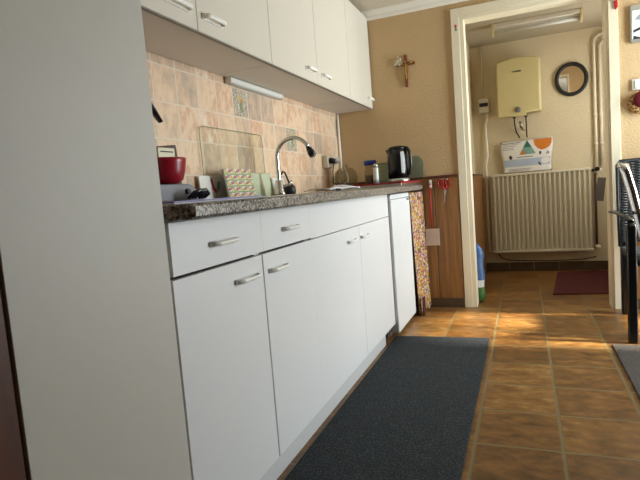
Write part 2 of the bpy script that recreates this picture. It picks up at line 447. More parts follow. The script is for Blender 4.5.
def base_cab(y0, y1, label, fronts):
    c = thing('base_cabinet', label, 'cabinet', (XF-.28, (y0+y1)/2, 0), 'white base cabinets under the worktop')
    b = MB().mat('cab'); t = .016; xb = XF-.02
    b.box(XW+.004, xb, y0+.001, y0+t, .091, .878); b.box(XW+.004, xb, y1-t, y1-.001, .091, .878)
    b.box(XW+.004, xb, y0+t, y1-t, .091, .107); b.box(XW+.004, XW+.012, y0+t, y1-t, .107, .878); b.box(xb-.08, xb, y0+t, y1-t, .863, .878)
    obj('body', b, c)
    for (kind, a, bb, z0, z1, hy, hz, L) in fronts:
        d = obj(kind, B(XF-.018, XF, a, bb, z0, z1, bev=.0004, seg=1, mat='cab'), c)
        if hy: obj('handle', bow_handle(XF, hy, hz, L), d)
    return c
Z0, ZD, ZG, ZT = .091, .743, .751, .8765
base_cab(.946, 1.3825, 'white base cabinet beside the tall cupboard, one drawer above one door',
    [('drawer', .954, 1.3945, ZG, ZT, 1.176, .808, .132), ('door', .949, 1.379, Z0, ZD, 1.281, .688, .132)])
base_cab(1.3835, 1.777, 'second white base cabinet from the tall cupboard, drawer with thick dark gap above door',
    [('drawer', 1.395, 1.7773, ZG, ZT, 1.60, .807, .128), ('door', 1.387, 1.7773, Z0, ZD, 1.483, .686, .128)])
sinkcab = base_cab(1.778, 2.983, 'wide white sink cabinet with two adjoining doors, next to the refrigerator',
    [('front_panel', 1.7775, 2.981, ZD+.0035, ZT, 0, 0, 0), ('door', 1.7775, 2.3875, Z0, ZD, 2.255, .683, .118), ('door', 2.390, 2.981, Z0, ZD, 2.46, .684, .122)])
obj('shade_panel', B(XW+.1, XF-.045, 2.966, 2.982, 0, .0905, mat='edge'), sinkcab)  # grey panel added for the refrigerator side in shade at this gap
pl = obj('plinth_board', B(XF-.042, XF-.028, .946, 2.84, 0, .089, bev=.001, mat='plinth'), loc=(XF-.05, 1.8, 0))
tag(pl, 'long white plinth board along the floor under the base cabinets', 'plinth')
# worktop with cut-off left corner and rounded front edge
wt = MB().mat('granite')
wt.prism([(XW+.002, .945), (XF, .945), (-.705, .9945), (-.690, 3.797), (XW+.002, 3.797)], 2, .880, CT, bev=.007, seg=3)
wt = obj('worktop', wt, loc=(-1.0, 2.35, .880)); tag(wt, 'long speckled grey granite-pattern worktop over the base cabinets', 'worktop')

# wall cupboards
XU = -1.024; UZ0, UZ1 = 1.503, 2.16
def wall_cab(y0, y1, label, doors):
    c = thing('wall_cabinet', label, 'cabinet', (XU-.15, (y0+y1)/2, UZ0), 'cream wall cabinets above the worktop')
    obj('body', B(XW+.003, XU-.02, y0+.001, y1-.001, UZ0+.002, UZ1, mat='under'), c)
    for (a, b, hy, L) in doors:
        d = obj('door', B(XU-.018, XU, a+.0015, b-.0015, UZ0+.004, UZ1, bev=.002, mat='upper'), c)
        obj('handle', pull(XU, hy, 1.566, L), d)
    e = MB().mat('edge'); e.box(XU-.016, XU-.002, y0+.002, y1-.002, UZ0, UZ0+.003); obj('edge_strip', e, c)
wall_cab(.997, 2.128, 'cream wall cabinet nearest the tall cupboard, two doors, lamp-side end', [(.997, 1.564, 1.455, .13), (1.564, 2.129, 1.66, .135)])
wall_cab(2.13, 3.26, 'middle cream wall cabinet with two small handles meeting at its centre seam', [(2.129, 2.69, 2.575, .12), (2.69, 3.261, 2.80, .12)])
wall_cab(3.262, 3.79, 'cream single-door wall cabinet at the far corner by the crucifix wall', [(3.262, 3.789, 3.71, .12)])

# refrigerator
f = thing('refrigerator', 'white under-counter refrigerator between sink cabinet and floral curtain', 'refrigerator', (-1.0, 3.25, 0))
obj('body', B(XW+.05, -.792, 2.992, 3.512, .03, .842, bev=.004, mat='fridge'), f)
obj('door', B(-.787, -.735, 2.992, 3.512, .028, .840, bev=.006, seg=3, mat='fridge'), f)
obj('top_panel', B(XW+.05, -.738, 2.99, 3.514, .843, .872, bev=.004, mat='fridge'), f)
obj('handle_recess', B(-.737, -.7325, 3.42, 3.49, .82, .836, bev=.002, mat='grey'), f)
obj('kick_plate', B(-.83, -.80, 3.0, 3.50, 0, .028, mat='edge'), f)

# curtain
def cf(u, v):
    y = 3.516+.266*u+.012*v*(1-u); z = .012+.855*(1-v)
    return (-.734+.010*math.sin(u*PI*6.0)*(0.5+.5*v)*min(1,u*6)+.040*u+.018*v, y, z)
cu = MB().grid(cf, 50, 20, mat='floral'); cu = obj('curtain', cu, loc=(-.7, 3.68, .012))
sm = cu.modifiers.new('thickness', 'SOLIDIFY'); sm.thickness = .002
tag(cu, 'yellow and pink floral curtain hanging under the worktop end', 'curtain')
bx = obj('board', B(-.690, -.678, 3.522, 3.58, 0, .13, bev=.003, mat='curtbrown'), loc=(-.684, 3.552, 0)); tag(bx, 'dark red-brown board standing low against the floral curtain', 'board')

# ------------------------------------------------------------------ rugs
rg = MB().prism([(-.747, -.6), (-.215, -.6), (-.215, 3.025), (-.760, 3.008)], 2, 0.0005, .009, bev=.003, mat='carpet')
tag(obj('runner_rug', rg, loc=(-.49, 1.2, 0)), 'long charcoal runner rug along the base cabinets', 'rug')
rg = MB().prism([(.397, .9), (1.1, .9), (1.1, 2.97), (.397, 2.985)], 2, .0005, .009, bev=.003, mat='carpet2')
tag(obj('carpet_mat', rg, loc=(.75, 1.9, 0)), 'grey-brown carpet mat at the right edge in front of the black chair', 'rug')
rg = MB().prism([(.175, 4.225), (.80, 4.275), (.86, 5.24), (.262, 5.19)], 2, .0005, .009, bev=.003, mat='redmat')
tag(obj('door_mat', rg, loc=(.52, 4.73, 0)), 'dark red mat on the hall floor under the radiator end', 'rug')

# ------------------------------------------------------------------ lamps
l = thing('under_cabinet_lamp', 'slim white strip lamp fixed below the wall cabinets', 'lamp', (-1.295, 2.46, 1.471))
obj('housing', B(-1.3155, -1.28, 2.20, 2.765, 1.476, 1.502, bev=.005, mat='white'), l)
obj('diffuser', B(-1.312, -1.283, 2.22, 2.74, 1.471, 1.4755, bev=.002, mat='tube'), l)
obj('end_cap', B(-1.3155, -1.279, 2.192, 2.1995, 1.472, 1.5028, bev=.002, mat='white'), l)
obj('end_cap', B(-1.3155, -1.279, 2.7655, 2.773, 1.472, 1.5028, bev=.002, mat='white'), l)
l = thing('ceiling_lamp', 'long unlit fluorescent lamp with yellowed end caps on the hall ceiling', 'lamp', (.135, 4.68, ZH))
obj('base_plate', B(-.185, .46, 4.64, 4.74, 2.155, ZH-.001, bev=.004, mat='white'), l)
obj('tube', MB().tube([(-.178, 4.69, 2.128), (.452, 4.69, 2.128)], .017, 16, mat='tube'), l)
for xx in (-.2, .46):
    obj('end_cap', MB().prism([(4.635, ZH-.001), (4.745, ZH-.001), (4.735, 2.12), (4.70, 2.092), (4.67, 2.092), (4.645, 2.12)], 0, xx, xx+.016, bev=.002, mat='yellowed'), l)

# ------------------------------------------------------------------ sink and tap
s = thing('sink', 'stainless steel sink with drainer let into the worktop', 'sink', (-.98, 2.1, CT))
rim = MB().mat('steel')
rim.box(-1.22, -.775, 1.42, 2.72, CT+.0003, CT+.002, bev=.0005)
for (a, b, cc, d) in ((-1.22, -1.208, 1.42, 2.72), (-.787, -.775, 1.42, 2.72), (-1.208, -.787, 1.42, 1.432), (-1.208, -.787, 2.708, 2.72)): rim.box(a, b, cc, d, CT+.002, CT+.0035, bev=.0005)
obj('rim', rim, s)
dr = MB().mat('steel')
for k in range(9): dr.box(-1.15, -.84, 1.47+k*.05, 1.485+k*.05, CT+.0021, CT+.0032, bev=.0004)
obj('drainer', dr, s)
fx, fy = -1.195, 2.445
t_ = thing('tap', 'tall chrome gooseneck kitchen tap against the tiles', 'tap', (fx, fy, CT+.005))
obj('base', MB().lathe([(.03, CT+.0022), (.03, CT+.016), (.024, CT+.022), (.022, CT+.075), (.017, CT+.082)], (fx, fy, 0), mat='chrome'), t_)
zt = 1.115; rad_ = .094
arc = [(fx, fy, CT+.08), (fx, fy, 1.0), (fx, fy, zt)]+[(fx+rad_-rad_*math.cos(a), fy, zt+rad_*math.sin(a)) for a in [PI*k/16*.87 for k in range(1, 17)]]
e1 = Vector(arc[-1]); d1 = (Vector(arc[-1])-Vector(arc[-2])).normalized()
obj('spout', MB().tube([(p[0], p[1], p[2]) for p in arc], .0105, 16, mat='chrome'), t_)
obj('spray_head', MB().tube([e1, e1+d1*.008, e1+d1*.01, e1+d1*.024, e1+d1*.026, e1+d1*.052], [.012, .012, .016, .016, .020, .018], 16, mat='black'), t_)
obj('aerator', MB().tube([e1+d1*.0525, e1+d1*.056], .014, 14, mat='chrome'), t_)
obj('lever', MB().tube([(fx+.02, fy+.0, CT+.05), (fx+.05, fy+.02, CT+.055), (fx+.06, fy+.03, CT+.075)], .006, 10, mat='chrome'), t_)
# dish brush
b_ = thing('dish_brush', 'black round dish brush standing upright beside the chrome tap', 'brush', (-1.19, 2.56, CT+.005))
obj('head', MB().lathe([(.008, .0025), (.03, .004), (.034, .02), (.032, .045), (.02, .058), (.008, .064)], (-1.19, 2.56, CT), mat='blackmatt'), b_)
obj('handle', MB().tube([(-1.19, 2.56, CT+.064), (-1.20, 2.555, CT+.10), (-1.205, 2.545, CT+.125), (-1.21, 2.53, CT+.128), (-1.215, 2.52, CT+.115)], .005, 10, mat='blackmatt'), b_)

# ------------------------------------------------------------------ things on the worktop, left group
m = MB(); m.prism([(-.86, .962), (-.748, .962), (-.748, 1.150), (-.86, 1.245)], 2, CT+.0005, CT+.006, bev=.002, mat='lav2')
tr = thing('serving_mat', 'pale lavender mat with purple rim under the kitchen scale', 'mat', (-.9, 1.15, CT))
obj('lower_sheet', B(-1.12, -.745, .97, 1.42, CT+.0005, CT+.004, bev=.001, mat='lav2'), tr); m.bm.free()
obj('upper_sheet', B(-1.11, -.752, .98, 1.40, CT+.0045, CT+.008, bev=.001, mat='lav'), tr)
sc_ = thing('kitchen_scale', 'dark grey kitchen scale with sloping front, red bowl on it', 'scale', (-.95, 1.2, CT+.0085))
obj('body', MB().prism([(1.0, CT+.0085), (1.372, CT+.0085), (1.372, CT+.014), (1.318, CT+.054), (1.298, CT+.059), (1.0, CT+.059)], 0, -1.09, -.935, bev=.004, mat='grey'), sc_)
obj('knob', MB().tube([(-.935, 1.287, CT+.036), (-.928, 1.287, CT+.036)], .0085, 18, mat='blackmatt'), sc_)
bz = CT+.0595
bw = MB().lathe([(.028, 0), (.042, .002), (.058, .014), (.0655, .038), (.070, .066), (.072, .077), (.069, .078), (.066, .066), (.063, .04), (.053, .017), (.038, .006), (.0001, .004)], (-1.0, 1.265, bz), 36, mat='bowl')
tag(obj('mixing_bowl', bw, loc=(-1.0, 1.265, bz)), 'deep red plastic bowl standing on the kitchen scale', 'bowl')
# knife block behind
kb = thing('knife_block', 'dark brown knife block with black handled knives behind the red bowl', 'knife block', (-1.2, 1.52, CT))
xf = Matrix.Translation((-1.2, 1.49, CT)) @ Matrix.Rotation(R(6), 4, 'X')
obj('block', MB().box(-.05, .05, -.10, .075, .015, .205, bev=.004, mat='brownbox', xf=xf), kb)
obj('foot', B(-1.25, -1.15, 1.40, 1.57, CT+.0005, CT+.014, bev=.003, mat='brownbox'), kb)
k_ = MB(); q0 = xf @ Vector((.0, -.002, .2055))
k_.tube([q0, q0+Vector((0, .012, .02)), q0+Vector((0, .012, .045))], [1, 1.1, .7], 12, mat='black', flat=(.009, .013, (1, 0, 0))); obj('knife_handle', k_, kb)
k_ = MB(); q0 = xf @ Vector((.02, -.06, .2055))
k_.tube([q0, q0+Vector((0, -.015, .10)), q0+Vector((0, .01, .175)), q0+Vector((0, .05, .145)), q0+Vector((0, .10, .095))], [.6, .6, .9, 1.25, .8], 12, mat='black', flat=(.008, .013, (1, 0, 0))); obj('curved_handle', k_, kb)
cb = B(-1.13, -1.085, 1.36, 1.445, CT+.0005, CT+.187, bev=.002, mat='cream'); cb.box(-1.0845, -1.084, 1.37, 1.435, CT+.172, CT+.176, mat='ink')
tag(obj('carton', cb, loc=(-1.11, 1.40, CT)), 'narrow cream carton between the red bowl and knife block', 'box')
# black clips
gl = MB(); gz = CT+.0085
for k in range(3):
    y0 = 1.245+.014*k
    gl.tube([(-.905, y0, gz+.006), (-.89, y0+.012, gz+.022), (-.88, y0+.03, gz+.028), (-.885, y0+.05, gz+.017), (-.90, y0+.045, gz+.006)], .0055, 8, mat='black')
tag(obj('tongs', gl, loc=(-.89, 1.29, gz)), 'small tangle of glossy black utensils lying beside the grey scale', 'utensils')
# rooster tile
def lean(x, z, ang): return Matrix.Translation((x, 0, z)) @ Matrix.Rotation(ang, 4, 'Y')
rt = MB(); xf = lean(-1.295, CT+.001, R(-5))
rt.box(0, .007, 1.875, 2.105, 0, .112, bev=.001, mat='white', xf=xf)
def flat(mb, pts, x0, x1, k, xf): mb.prism(pts, 0, x0, x1, mat=k, xf=xf)
yc, zc = 1.99, .06
flat(rt, [(yc-.03, zc+.035), (yc-.02, zc+.045), (yc-.012, zc+.03), (yc-.008, zc), (yc+.012, zc-.018), (yc, zc-.03), (yc-.02, zc-.012), (yc-.024, zc+.015)], .007, .0075, 'pinkred', xf)
flat(rt, [(yc+.008, zc-.012), (yc+.018, zc+.012), (yc+.03, zc+.03), (yc+.042, zc+.022), (yc+.04, zc), (yc+.024, zc-.02)], .007, .0075, 'teal2', xf)
flat(rt, [(yc-.002, zc-.03), (yc+.002, zc-.03), (yc+.002, zc-.045), (yc-.002, zc-.045)], .007, .0075, 'orange', xf)
tag(obj('rooster_tile', rt, loc=(-1.285, 2.0, CT)), 'white ceramic tile with red and green rooster leaning on the wall', 'tile')
# patterned trivet
tv = MB(); xf = lean(-1.225, CT+.001, R(-10)); y0, y1, H = 1.985, 2.225, .140
tv.box(0, .010, y0, y1, 0, H, bev=.0015, mat='paper', xf=xf); tv.box(-.002, -.0005, y0, y1, 0.001, H, mat='ink', xf=xf)
nx, nz = 7, 5; cw, ch = (y1-y0)/nx, H/nz
for i in range(nx):
    for j in range(nz):
        a, z_ = y0+i*cw, j*ch
        def r_(u0, u1, v0, v1, k): tv.box(.010, .0105, a+u0*cw, a+u1*cw, z_+v0*ch, z_+v1*ch, mat=k, xf=xf)
        r_(.02, .98, .02, .2, 'lime')
        if (i+j) % 2: r_(.1, .45, .35, .8, 'pinkred'); r_(.45, .75, .5, .62, 'ink'); r_(.62, .95, .62, .95, 'pinkred')
        else: r_(.3, .65, .25, .85, 'yellow'); r_(.05, .3, .8, .95, 'ink'); r_(.68, .9, .3, .5, 'lime')
        r_(.72, .98, .22, .34, 'yellow'); r_(.0, .12, .4, .7, 'lime'); r_(.4, .58, .86, .98, 'lime')
tag(obj('patterned_trivet', tv, loc=(-1.225, 2.19, CT)), 'square board with small red, yellow and green pattern leaning on the wall', 'trivet')
pg = MB().box(0, .012, 2.17, 2.545, 0, .125, bev=.003, mat='palegreen', xf=lean(-1.292, CT+.001, R(-5)))
tag(obj('speckled_board', pg, loc=(-1.29, 2.3, CT)), 'pale green speckled board standing behind the patterned trivet', 'board')
# glass board
def rrect(y0, y1, z0, z1, r, n=6):
    pts = []
    for (cy, cz, a0) in ((y1-r, z1-r, 0), (y0+r, z1-r, 90), (y0+r, z0+r, 180), (y1-r, z0+r, 270)):
        for k in range(n+1):
            a = R(a0+90*k/n); pts.append((cy+r*math.cos(a), cz+r*math.sin(a)))
    return pts
gb = thing('glass_board', 'large clear glass chopping board with green edge leaning on the tiles', 'chopping board', (-1.3, 2.24, CT))
xf = lean(-1.3065, CT+.001, R(-.6))
obj('pane', MB().prism(rrect(1.928, 2.505, 0, .330, .03), 0, 0, .005, mat='glass_clear', xf=xf), gb)
ed = MB(); ring = rrect(1.926, 2.507, -.0005, .332, .03); ring.append(ring[0])
ed.tube([xf @ Vector((.0025, p[0], p[1])) for p in ring], .0017, 6, mat='glass_edge', cap=False); obj('edge', ed, gb)
wtl = MB().box(0, .006, 2.53, 2.68, 0, .10, bev=.001, mat='white', xf=lean(-1.27, CT+.001, R(-10)))
tag(obj('plain_tile', wtl, loc=(-1.27, 2.6, CT)), 'plain white tile leaning on the wall behind the tap', 'tile')
# cloth
def cl(u, v):
    y = 2.08+.44*u; x = -.90+.12*v
    b = .018*math.exp(-((u-.88)/.1)**2)
    return (x+.01*math.sin(u*9), y, CT+.0085+.006*abs(math.sin(u*7+v*3))+b*(.5+.5*math.cos(v*3)))
ck = obj('dish_cloth', MB().grid(cl, 40, 14, mat='cloth'), loc=(-.85, 2.3, CT+.004)); mm = ck.modifiers.new('thickness', 'SOLIDIFY'); mm.thickness = .004
tag(ck, 'crumpled white dish cloth on the worktop edge past the tap', 'cloth')

# ------------------------------------------------------------------ corner group
so = thing('wall_socket', 'ivory double wall socket on the tiles with plugs and cords', 'socket', (XW, 3.50, 1.12))
obj('box', B(XW+.001, XW+.042, 3.41, 3.54, 1.085, 1.175, bev=.006, mat='socket'), so)
pg_ = obj('plug', MB().tube([(XW+.0425, 3.450, 1.135), (XW+.055, 3.450, 1.135), (XW+.085, 3.455, 1.132)], [.022, .021, .012], 16, mat='black'), so)
obj('cord', MB().tube([(XW+.075, 3.455, 1.120), (XW+.06, 3.452, 1.060), (XW+.055, 3.460, 0.980), (XW+.08, 3.490, 0.955), (XW+.12, 3.520, 0.925)], .0035, 8, mat='black'), pg_)
pg_ = obj('plug', MB().tube([(XW+.0425, 3.512, 1.135), (XW+.06, 3.512, 1.135), (XW+.10, 3.520, 1.133)], [.024, .024, .015], 16, mat='white'), so)
obj('cord', MB().tube([(XW+.09, 3.520, 1.120), (XW+.085, 3.515, 1.050), (XW+.075, 3.505, 1.000), (XW+.10, 3.520, 0.965), (XW+.13, 3.570, 0.980), (XW+.12, 3.600, 1.020), (XW+.10, 3.580, 1.100)], .0045, 8, mat='white'), pg_)
cp = MB().tube([(XW+.014, 3.772, .915), (XW+.014, 3.772, 1.5)], .0095, 12, mat='pipe')
tag(obj('corner_pipe', cp, loc=(XW+.014, 3.772, .915)), 'thin white pipe running up the tiled corner to the wall cabinet', 'pipe')
def jar(cx, cy, z, r, h, lid, label, cont=None, g='glass_jar'):
    j = thing('glass_jar', label, 'jar', (cx, cy, z))
    obj('glass', MB().lathe([(r*.85, .001), (r, .012), (r, h*.72), (r*.86, h*.84), (r*.86, h)], (cx, cy, z), 28, mat=g), j)
    if cont: obj('contents', MB().lathe([(r*.8, .004), (r*.93, .014), (r*.93, h*cont)], (cx, cy, z), 24, mat='brown'), j)
    obj('lid', MB().lathe([(r*.95, h+.001), (r*1.0, h+.004), (r*1.0, h+.028), (r*.9, h+.032)], (cx, cy, z), 28, mat=lid), j)
    return j
gbz = CT+.0005
gbw = MB().lathe([(.04, 0), (.06, .004), (.08, .04), (.086, .09), (.075, .13), (.05, .155), (.02, .165), (.022, .175), (.012, .185), (.0001, .187)], (-1.185, 3.52, gbz), 30, mat='glass_jar')
tag(obj('glass_dome', gbw, loc=(-1.185, 3.52, gbz)), 'rounded clear glass cover in the corner left of the blue-lidded jar', 'dish')
jar(-1.27, 3.70, gbz, .036, .12, 'glass_jar', 'small plain clear glass jar deep in the tiled corner', .5)
inn = MB().lathe([(.03, 0), (.034, .03), (.026, .055)], (-1.15, 3.28, gbz), 20, mat='brown')
tag(obj('spice_pot', inn, loc=(-1.15, 3.28, gbz)), 'small dark brown pot in front of the glass cover', 'pot')
# tray and what stands on it
tz = CT+.0005
tr = thing('tray', 'dark serving tray with red rim under the kettle at the worktop end', 'tray', (-.89, 3.5, tz))
obj('base', B(-1.085, -.70, 3.12, 3.775, tz, tz+.006, bev=.002, mat='blackmatt'), tr)
rm = MB().mat('steel')
for (a, b, c0, d) in ((-1.09, -1.083, 3.115, 3.78), (-.702, -.695, 3.115, 3.78), (-1.083, -.702, 3.115, 3.122), (-1.083, -.702, 3.773, 3.78)): rm.box(a, b, c0, d, tz, tz+.019, bev=.002)
sd = obj('side', rm, tr)
rm = MB().mat('red')
for (a, b, c0, d) in ((-1.092, -1.081, 3.113, 3.782), (-.704, -.693, 3.113, 3.782), (-1.081, -.704, 3.113, 3.124), (-1.081, -.704, 3.771, 3.782)): rm.box(a, b, c0, d, tz+.0195, tz+.028, bev=.0015)
obj('rim', rm, tr)
kz = tz+.0065; kx, ky = -.788, 3.47
k = thing('kettle', 'black electric kettle with silver base ring on the red-rimmed tray', 'kettle', (kx, ky, kz))
obj('power_base', MB().lathe([(.072, 0), (.074, .004), (.072, .014)], (kx, ky, kz), 32, mat='black'), k)
obj('base_ring', MB().lathe([(.070, .0145), (.0715, .046)], (kx, ky, kz), 32, mat='steel'), k)
bd = MB().lathe([(.070, .0465), (.0715, .11), (.0695, .195), (.064, .242)], (kx, ky, kz), 32, mat='black'); obj('body', bd, k)
obj('lid', MB().lathe([(.064, .2425), (.061, .254), (.042, .264), (.0001, .267)], (kx, ky, kz), 32, mat='black'), k)
obj('spout', MB().prism([(kx-.05, kz+.19), (kx-.05, kz+.243), (kx-.078, kz+.245), (kx-.072, kz+.228)], 1, ky-.018, ky+.018, bev=.004, mat='black'), k)
obj('handle', MB().tube([(kx+.05, ky-.01, kz+.251), (kx+.07, ky-.015, kz+.246), (kx+.085, ky-.018, kz+.22), (kx+.092, ky-.02, kz+.17), (kx+.091, ky-.02, kz+.12), (kx+.081, ky-.018, kz+.085), (kx+.066, ky-.014, kz+.07)], 1, 12, mat='black', flat=(.011, .015, (0, 1, 0))), k)
kettle_strip = MB().mat('steel')
xfk = Matrix.Translation((kx, ky, kz)) @ Matrix.Rotation(R(-52), 4, 'Z')
kettle_strip.box(.0675, .0725, -.013, .013, .08, .222, bev=.002, xf=xfk)
obj('steel_strip', kettle_strip, k)  # upright steel strip on the kettle body
jar(-.985, 3.47, kz, .042, .155, 'blue', 'glass jar with bright blue lid left of the kettle', .55)
wbz = MB(); wb_ = thing('spice_grinder', 'slim white bottle with grey foot between blue-lidded jar and kettle', 'bottle', (-.925, 3.385, kz))
obj('body', MB().lathe([(.0185, .036), (.019, .06), (.0175, .12), (.0185, .13)], (-.925, 3.385, kz), 20, mat='white'), wb_)
obj('foot', MB().lathe([(.02, 0), (.02, .03), (.018, .0355)], (-.925, 3.385, kz), 20, mat='grey'), wb_)
obj('cap', MB().lathe([(.0165, .1305), (.016, .15), (.008, .158), (.0001, .159)], (-.925, 3.385, kz), 20, mat='steel'), wb_); wbz.bm.free()
gc = thing('glass_canister', 'square greenish glass canister standing directly left of the kettle', 'jar', (-.915, 3.64, kz))
obj('glass', MB().box(-.985, -.868, 3.60, 3.70, kz, kz+.155, bev=.012, seg=3, mat='glass_green'), gc)
obj('lid', MB().box(-.982, -.871, 3.603, 3.697, kz+.156, kz+.17, bev=.005, mat='glass_green'), gc)
gp = MB()
gp.prism(rrect(-.93, -.672, CT+.026, CT+.215, .06, 8), 1, 3.786, 3.794, bev=.002, mat='glass_green')
tag(obj('glass_platter', gp, loc=(-.8, 3.79, CT+.026)), 'rounded greenish glass platter standing upright against the wall behind the kettle', 'platter')

# ------------------------------------------------------------------ crucifix and the hanging things
cx, cz, y_ = -.76, 1.793, YB
cr = thing('hanging_crucifix', 'small brown wooden crucifix with brass figure on the peach wall', 'crucifix', (cx, y_, 1.63))
cw_ = MB().box(cx-.010, cx+.010, y_-.012, y_, 1.63, 1.858, bev=.002, mat='crosswood')
cw_.box(cx-.066, cx-.0102, y_-.012, y_, cz-.010, cz+.010, bev=.002); cw_.box(cx+.0102, cx+.066, y_-.012, y_, cz-.010, cz+.010, bev=.002)
obj('cross', cw_, cr)
fg = MB().mat('gold'); yy = y_-.0165
fg.tube([(cx, yy, 1.795), (cx+.001, yy-.002, 1.765), (cx-.003, yy-.001, 1.735), (cx+.003, yy-.003, 1.71), (cx, yy, 1.67)], [.006, .0075, .0065, .005, .003], 10)
fg.tube([(cx-.052, yy+.002, 1.799), (cx-.025, yy, 1.790), (cx, yy, 1.785), (cx+.025, yy, 1.790), (cx+.052, yy+.002, 1.799)], [.0025, .0032, .004, .0032, .0025], 8)
fg.lathe([(.0001, -.0095), (.006, -.006), (.0075, 0), (.006, .006), (.0001, .0095)], (cx-.002, yy-.003, 1.805), 12)
obj('figure', fg, cr)
fl = MB().mat('dried')
for k in range(9):
    a = k*2*PI/9+.2; r = .014+.008*(k % 3); q = Vector((-.812+.9*r*math.cos(a), y_-.008-.004*(k % 2), 1.812+r*math.sin(a)))
    fl.tube([(-.812, y_-.006, 1.812), q, q+Vector((.012*math.cos(a), -.004, .012*math.sin(a)))], [.004, .009, .003], 8)
fl.tube([(-.80, y_-.012, 1.806), (-.782, y_-.0165, 1.80)], .002, 6)
tag(obj('dried_flower', fl, loc=(-.812, y_, 1.812)), 'pale dried flower tucked behind the left arm of the crucifix', 'flower')
# fly swatter
fs = thing('fly_swatter', 'red handled fly swatter with pale slotted paddle hanging on wood panelling', 'fly swatter', (-.635, YB-.02, .47))
yy = YB-.026
obj('handle', MB().tube([(-.632, yy, .92), (-.636, yy, .76), (-.636, yy, .60)], .0055, 10, mat='red'), fs)
pd = MB().mat('swatter'); x0, x1 = -.680, -.588
for k in range(9):
    xx = x0+(x1-x0)*k/8; pd.box(xx-.0032, xx+.0032, yy-.005, yy+.001, .474, .585)
pd.box(x0, x1, yy+.0012, yy+.0022, .474, .585)
for z_ in (.470, .50, .53, .56, .585): pd.box(x0-.004, x1+.004, yy-.0025, yy+.0025, z_-.004, z_+.004, bev=.001)
obj('paddle', pd, fs)
hk = MB().mat('white'); hk.box(-.640, -.622, YB-.019, YB-.0125, .885, .945, bev=.002); hk.tube([(-.631, YB-.019, .895), (-.631, YB-.034, .893), (-.631, YB-.036, .908)], .0035, 8)
tag(obj('wall_hook', hk, loc=(-.631, YB-.013, .885)), 'small white hook on the panelling that holds the fly swatter', 'hook')
# scissors
sx, sy = -.53, YB-.022
sc_ = thing('scissors', 'red handled scissors hanging points down beside the fly swatter', 'scissors', (sx, sy, .76))
for s_ in (-1, 1):
    hb = MB().mat('red')
    ring = [(sx+s_*.026+.019*math.cos(a), sy, .915+.026*math.sin(a)) for a in [2*PI*k/18 for k in range(19)]]
    hb.tube(ring, .0052, 8, cap=False); hb.tube([(sx+s_*.014, sy, .893), (sx, sy+.001*s_, .865)], [.006, .005], 8)
    obj('grip', hb, sc_)
    obj('blade', MB().prism([(sx-.009*s_+.004, .866), (sx+.008, .866), (sx-.010+.004*s_, .762)], 1, sy-.0025+.003*(s_ > 0), sy-.0005+.003*(s_ > 0), mat='steel'), sc_)
nl = MB().tube([(sx, YB-.0125, .945), (sx, YB-.03, .945)], .003, 8, mat='steel')
nl.tube([(sx-.026, YB-.03, .9405), (sx, YB-.03, .945), (sx+.026, YB-.03, .9405)], .002, 6)
tag(obj('scissor_nail', nl, loc=(sx, YB-.0125, .945)), 'small nail in the panelling from which the red scissors hang', 'nail')
# sticker on the casing
st = MB(); ys = YB-.016
st.prism([(-.397+.008*math.cos(a*PI/6), 1.987+.011*math.sin(a*PI/6)) for a in range(12)], 1, ys-.0008, ys, mat='pinkred')
st.prism([(-.399, 1.976), (-.392, 1.976), (-.390, 1.955), (-.401, 1.955)], 1, ys-.0008, ys, mat='teal')
tag(obj('sticker', st, loc=(-.397, ys, 1.955)), 'tiny red and green sticker high on the left door casing', 'sticker')
# red ribbon at the right casing
rb = MB().prism([(.553, 2.10), (.574, 2.10), (.583, 1.918), (.574, 1.905), (.565, 1.91)], 1, YB-.026, YB-.016, bev=.002, mat='red')
rb.box(.555, .571, YB-.027, YB-.0265, 1.96, 2.0, mat='paper')
tag(obj('hanging_ribbon', rb, loc=(.568, YB-.017, 1.905)), 'red ribbon hanging high on the right door casing', 'ribbon')
# picture
pc = thing('picture_frame', 'silver framed black and white picture on the wall right of the doorway', 'picture', (.74, YB-.002, 1.69))
fr = MB().mat('silver'); a, b, z0, z1 = .648, .838, 1.688, 1.912
fr.box(a, b, YB-.02, YB-.001, z0, z0+.02, bev=.003); fr.box(a, b, YB-.02, YB-.001, z1-.03, z1, bev=.003); fr.box(a, a+.014, YB-.02, YB-.001, z0+.02, z1-.03, bev=.003); fr.box(b-.014, b, YB-.02, YB-.001, z0+.02, z1-.03, bev=.003)
obj('frame', fr, pc)
im = MB().box(a+.014, b-.014, YB-.010, YB-.002, z0+.02, z1-.03, mat='paper'); yq = YB-.0105
im.prism([(a+.014, z0+.075), (a+.05, z0+.088), (b-.014, z0+.095), (b-.014, z0+.085), (a+.05, z0+.072), (a+.014, z0+.06)], 1, yq-.0005, yq, mat='ink')
im.prism([(a+.025, z1-.085), (a+.05, z1-.06), (a+.09, z1-.055), (a+.10, z1-.075), (a+.05, z1-.09)], 1, yq-.0005, yq, mat='greyink')
im.prism([(a+.014, z0+.02), (a+.014, z0+.045), (a+.05, z0+.03), (a+.09, z0+.02)], 1, yq-.0005, yq, mat='ink')
obj('picture', im, pc)
sw = thing('light_switch', 'cream light switch on the wall above the round red ornament', 'switch', (.69, YB, 1.402))
obj('plate', B(.652, .73, YB-.012, YB-.001, 1.402, 1.467, bev=.003, mat='white'), sw); obj('rocker', B(.667, .715, YB-.018, YB-.0125, 1.411, 1.458, bev=.002, mat='white'), sw)
po = thing('hanging_pouch', 'round red velvet ornament with leopard-spotted border hanging below the switch', 'ornament', (.692, YB, 1.25))
obj('back', MB().lathe([(.0001, -.001), (.062, -.004), (.069, -.014), (.064, -.028), (.046, -.036)], (.692, YB-.001, 1.318), 32, mat='leopard', axis=1), po)
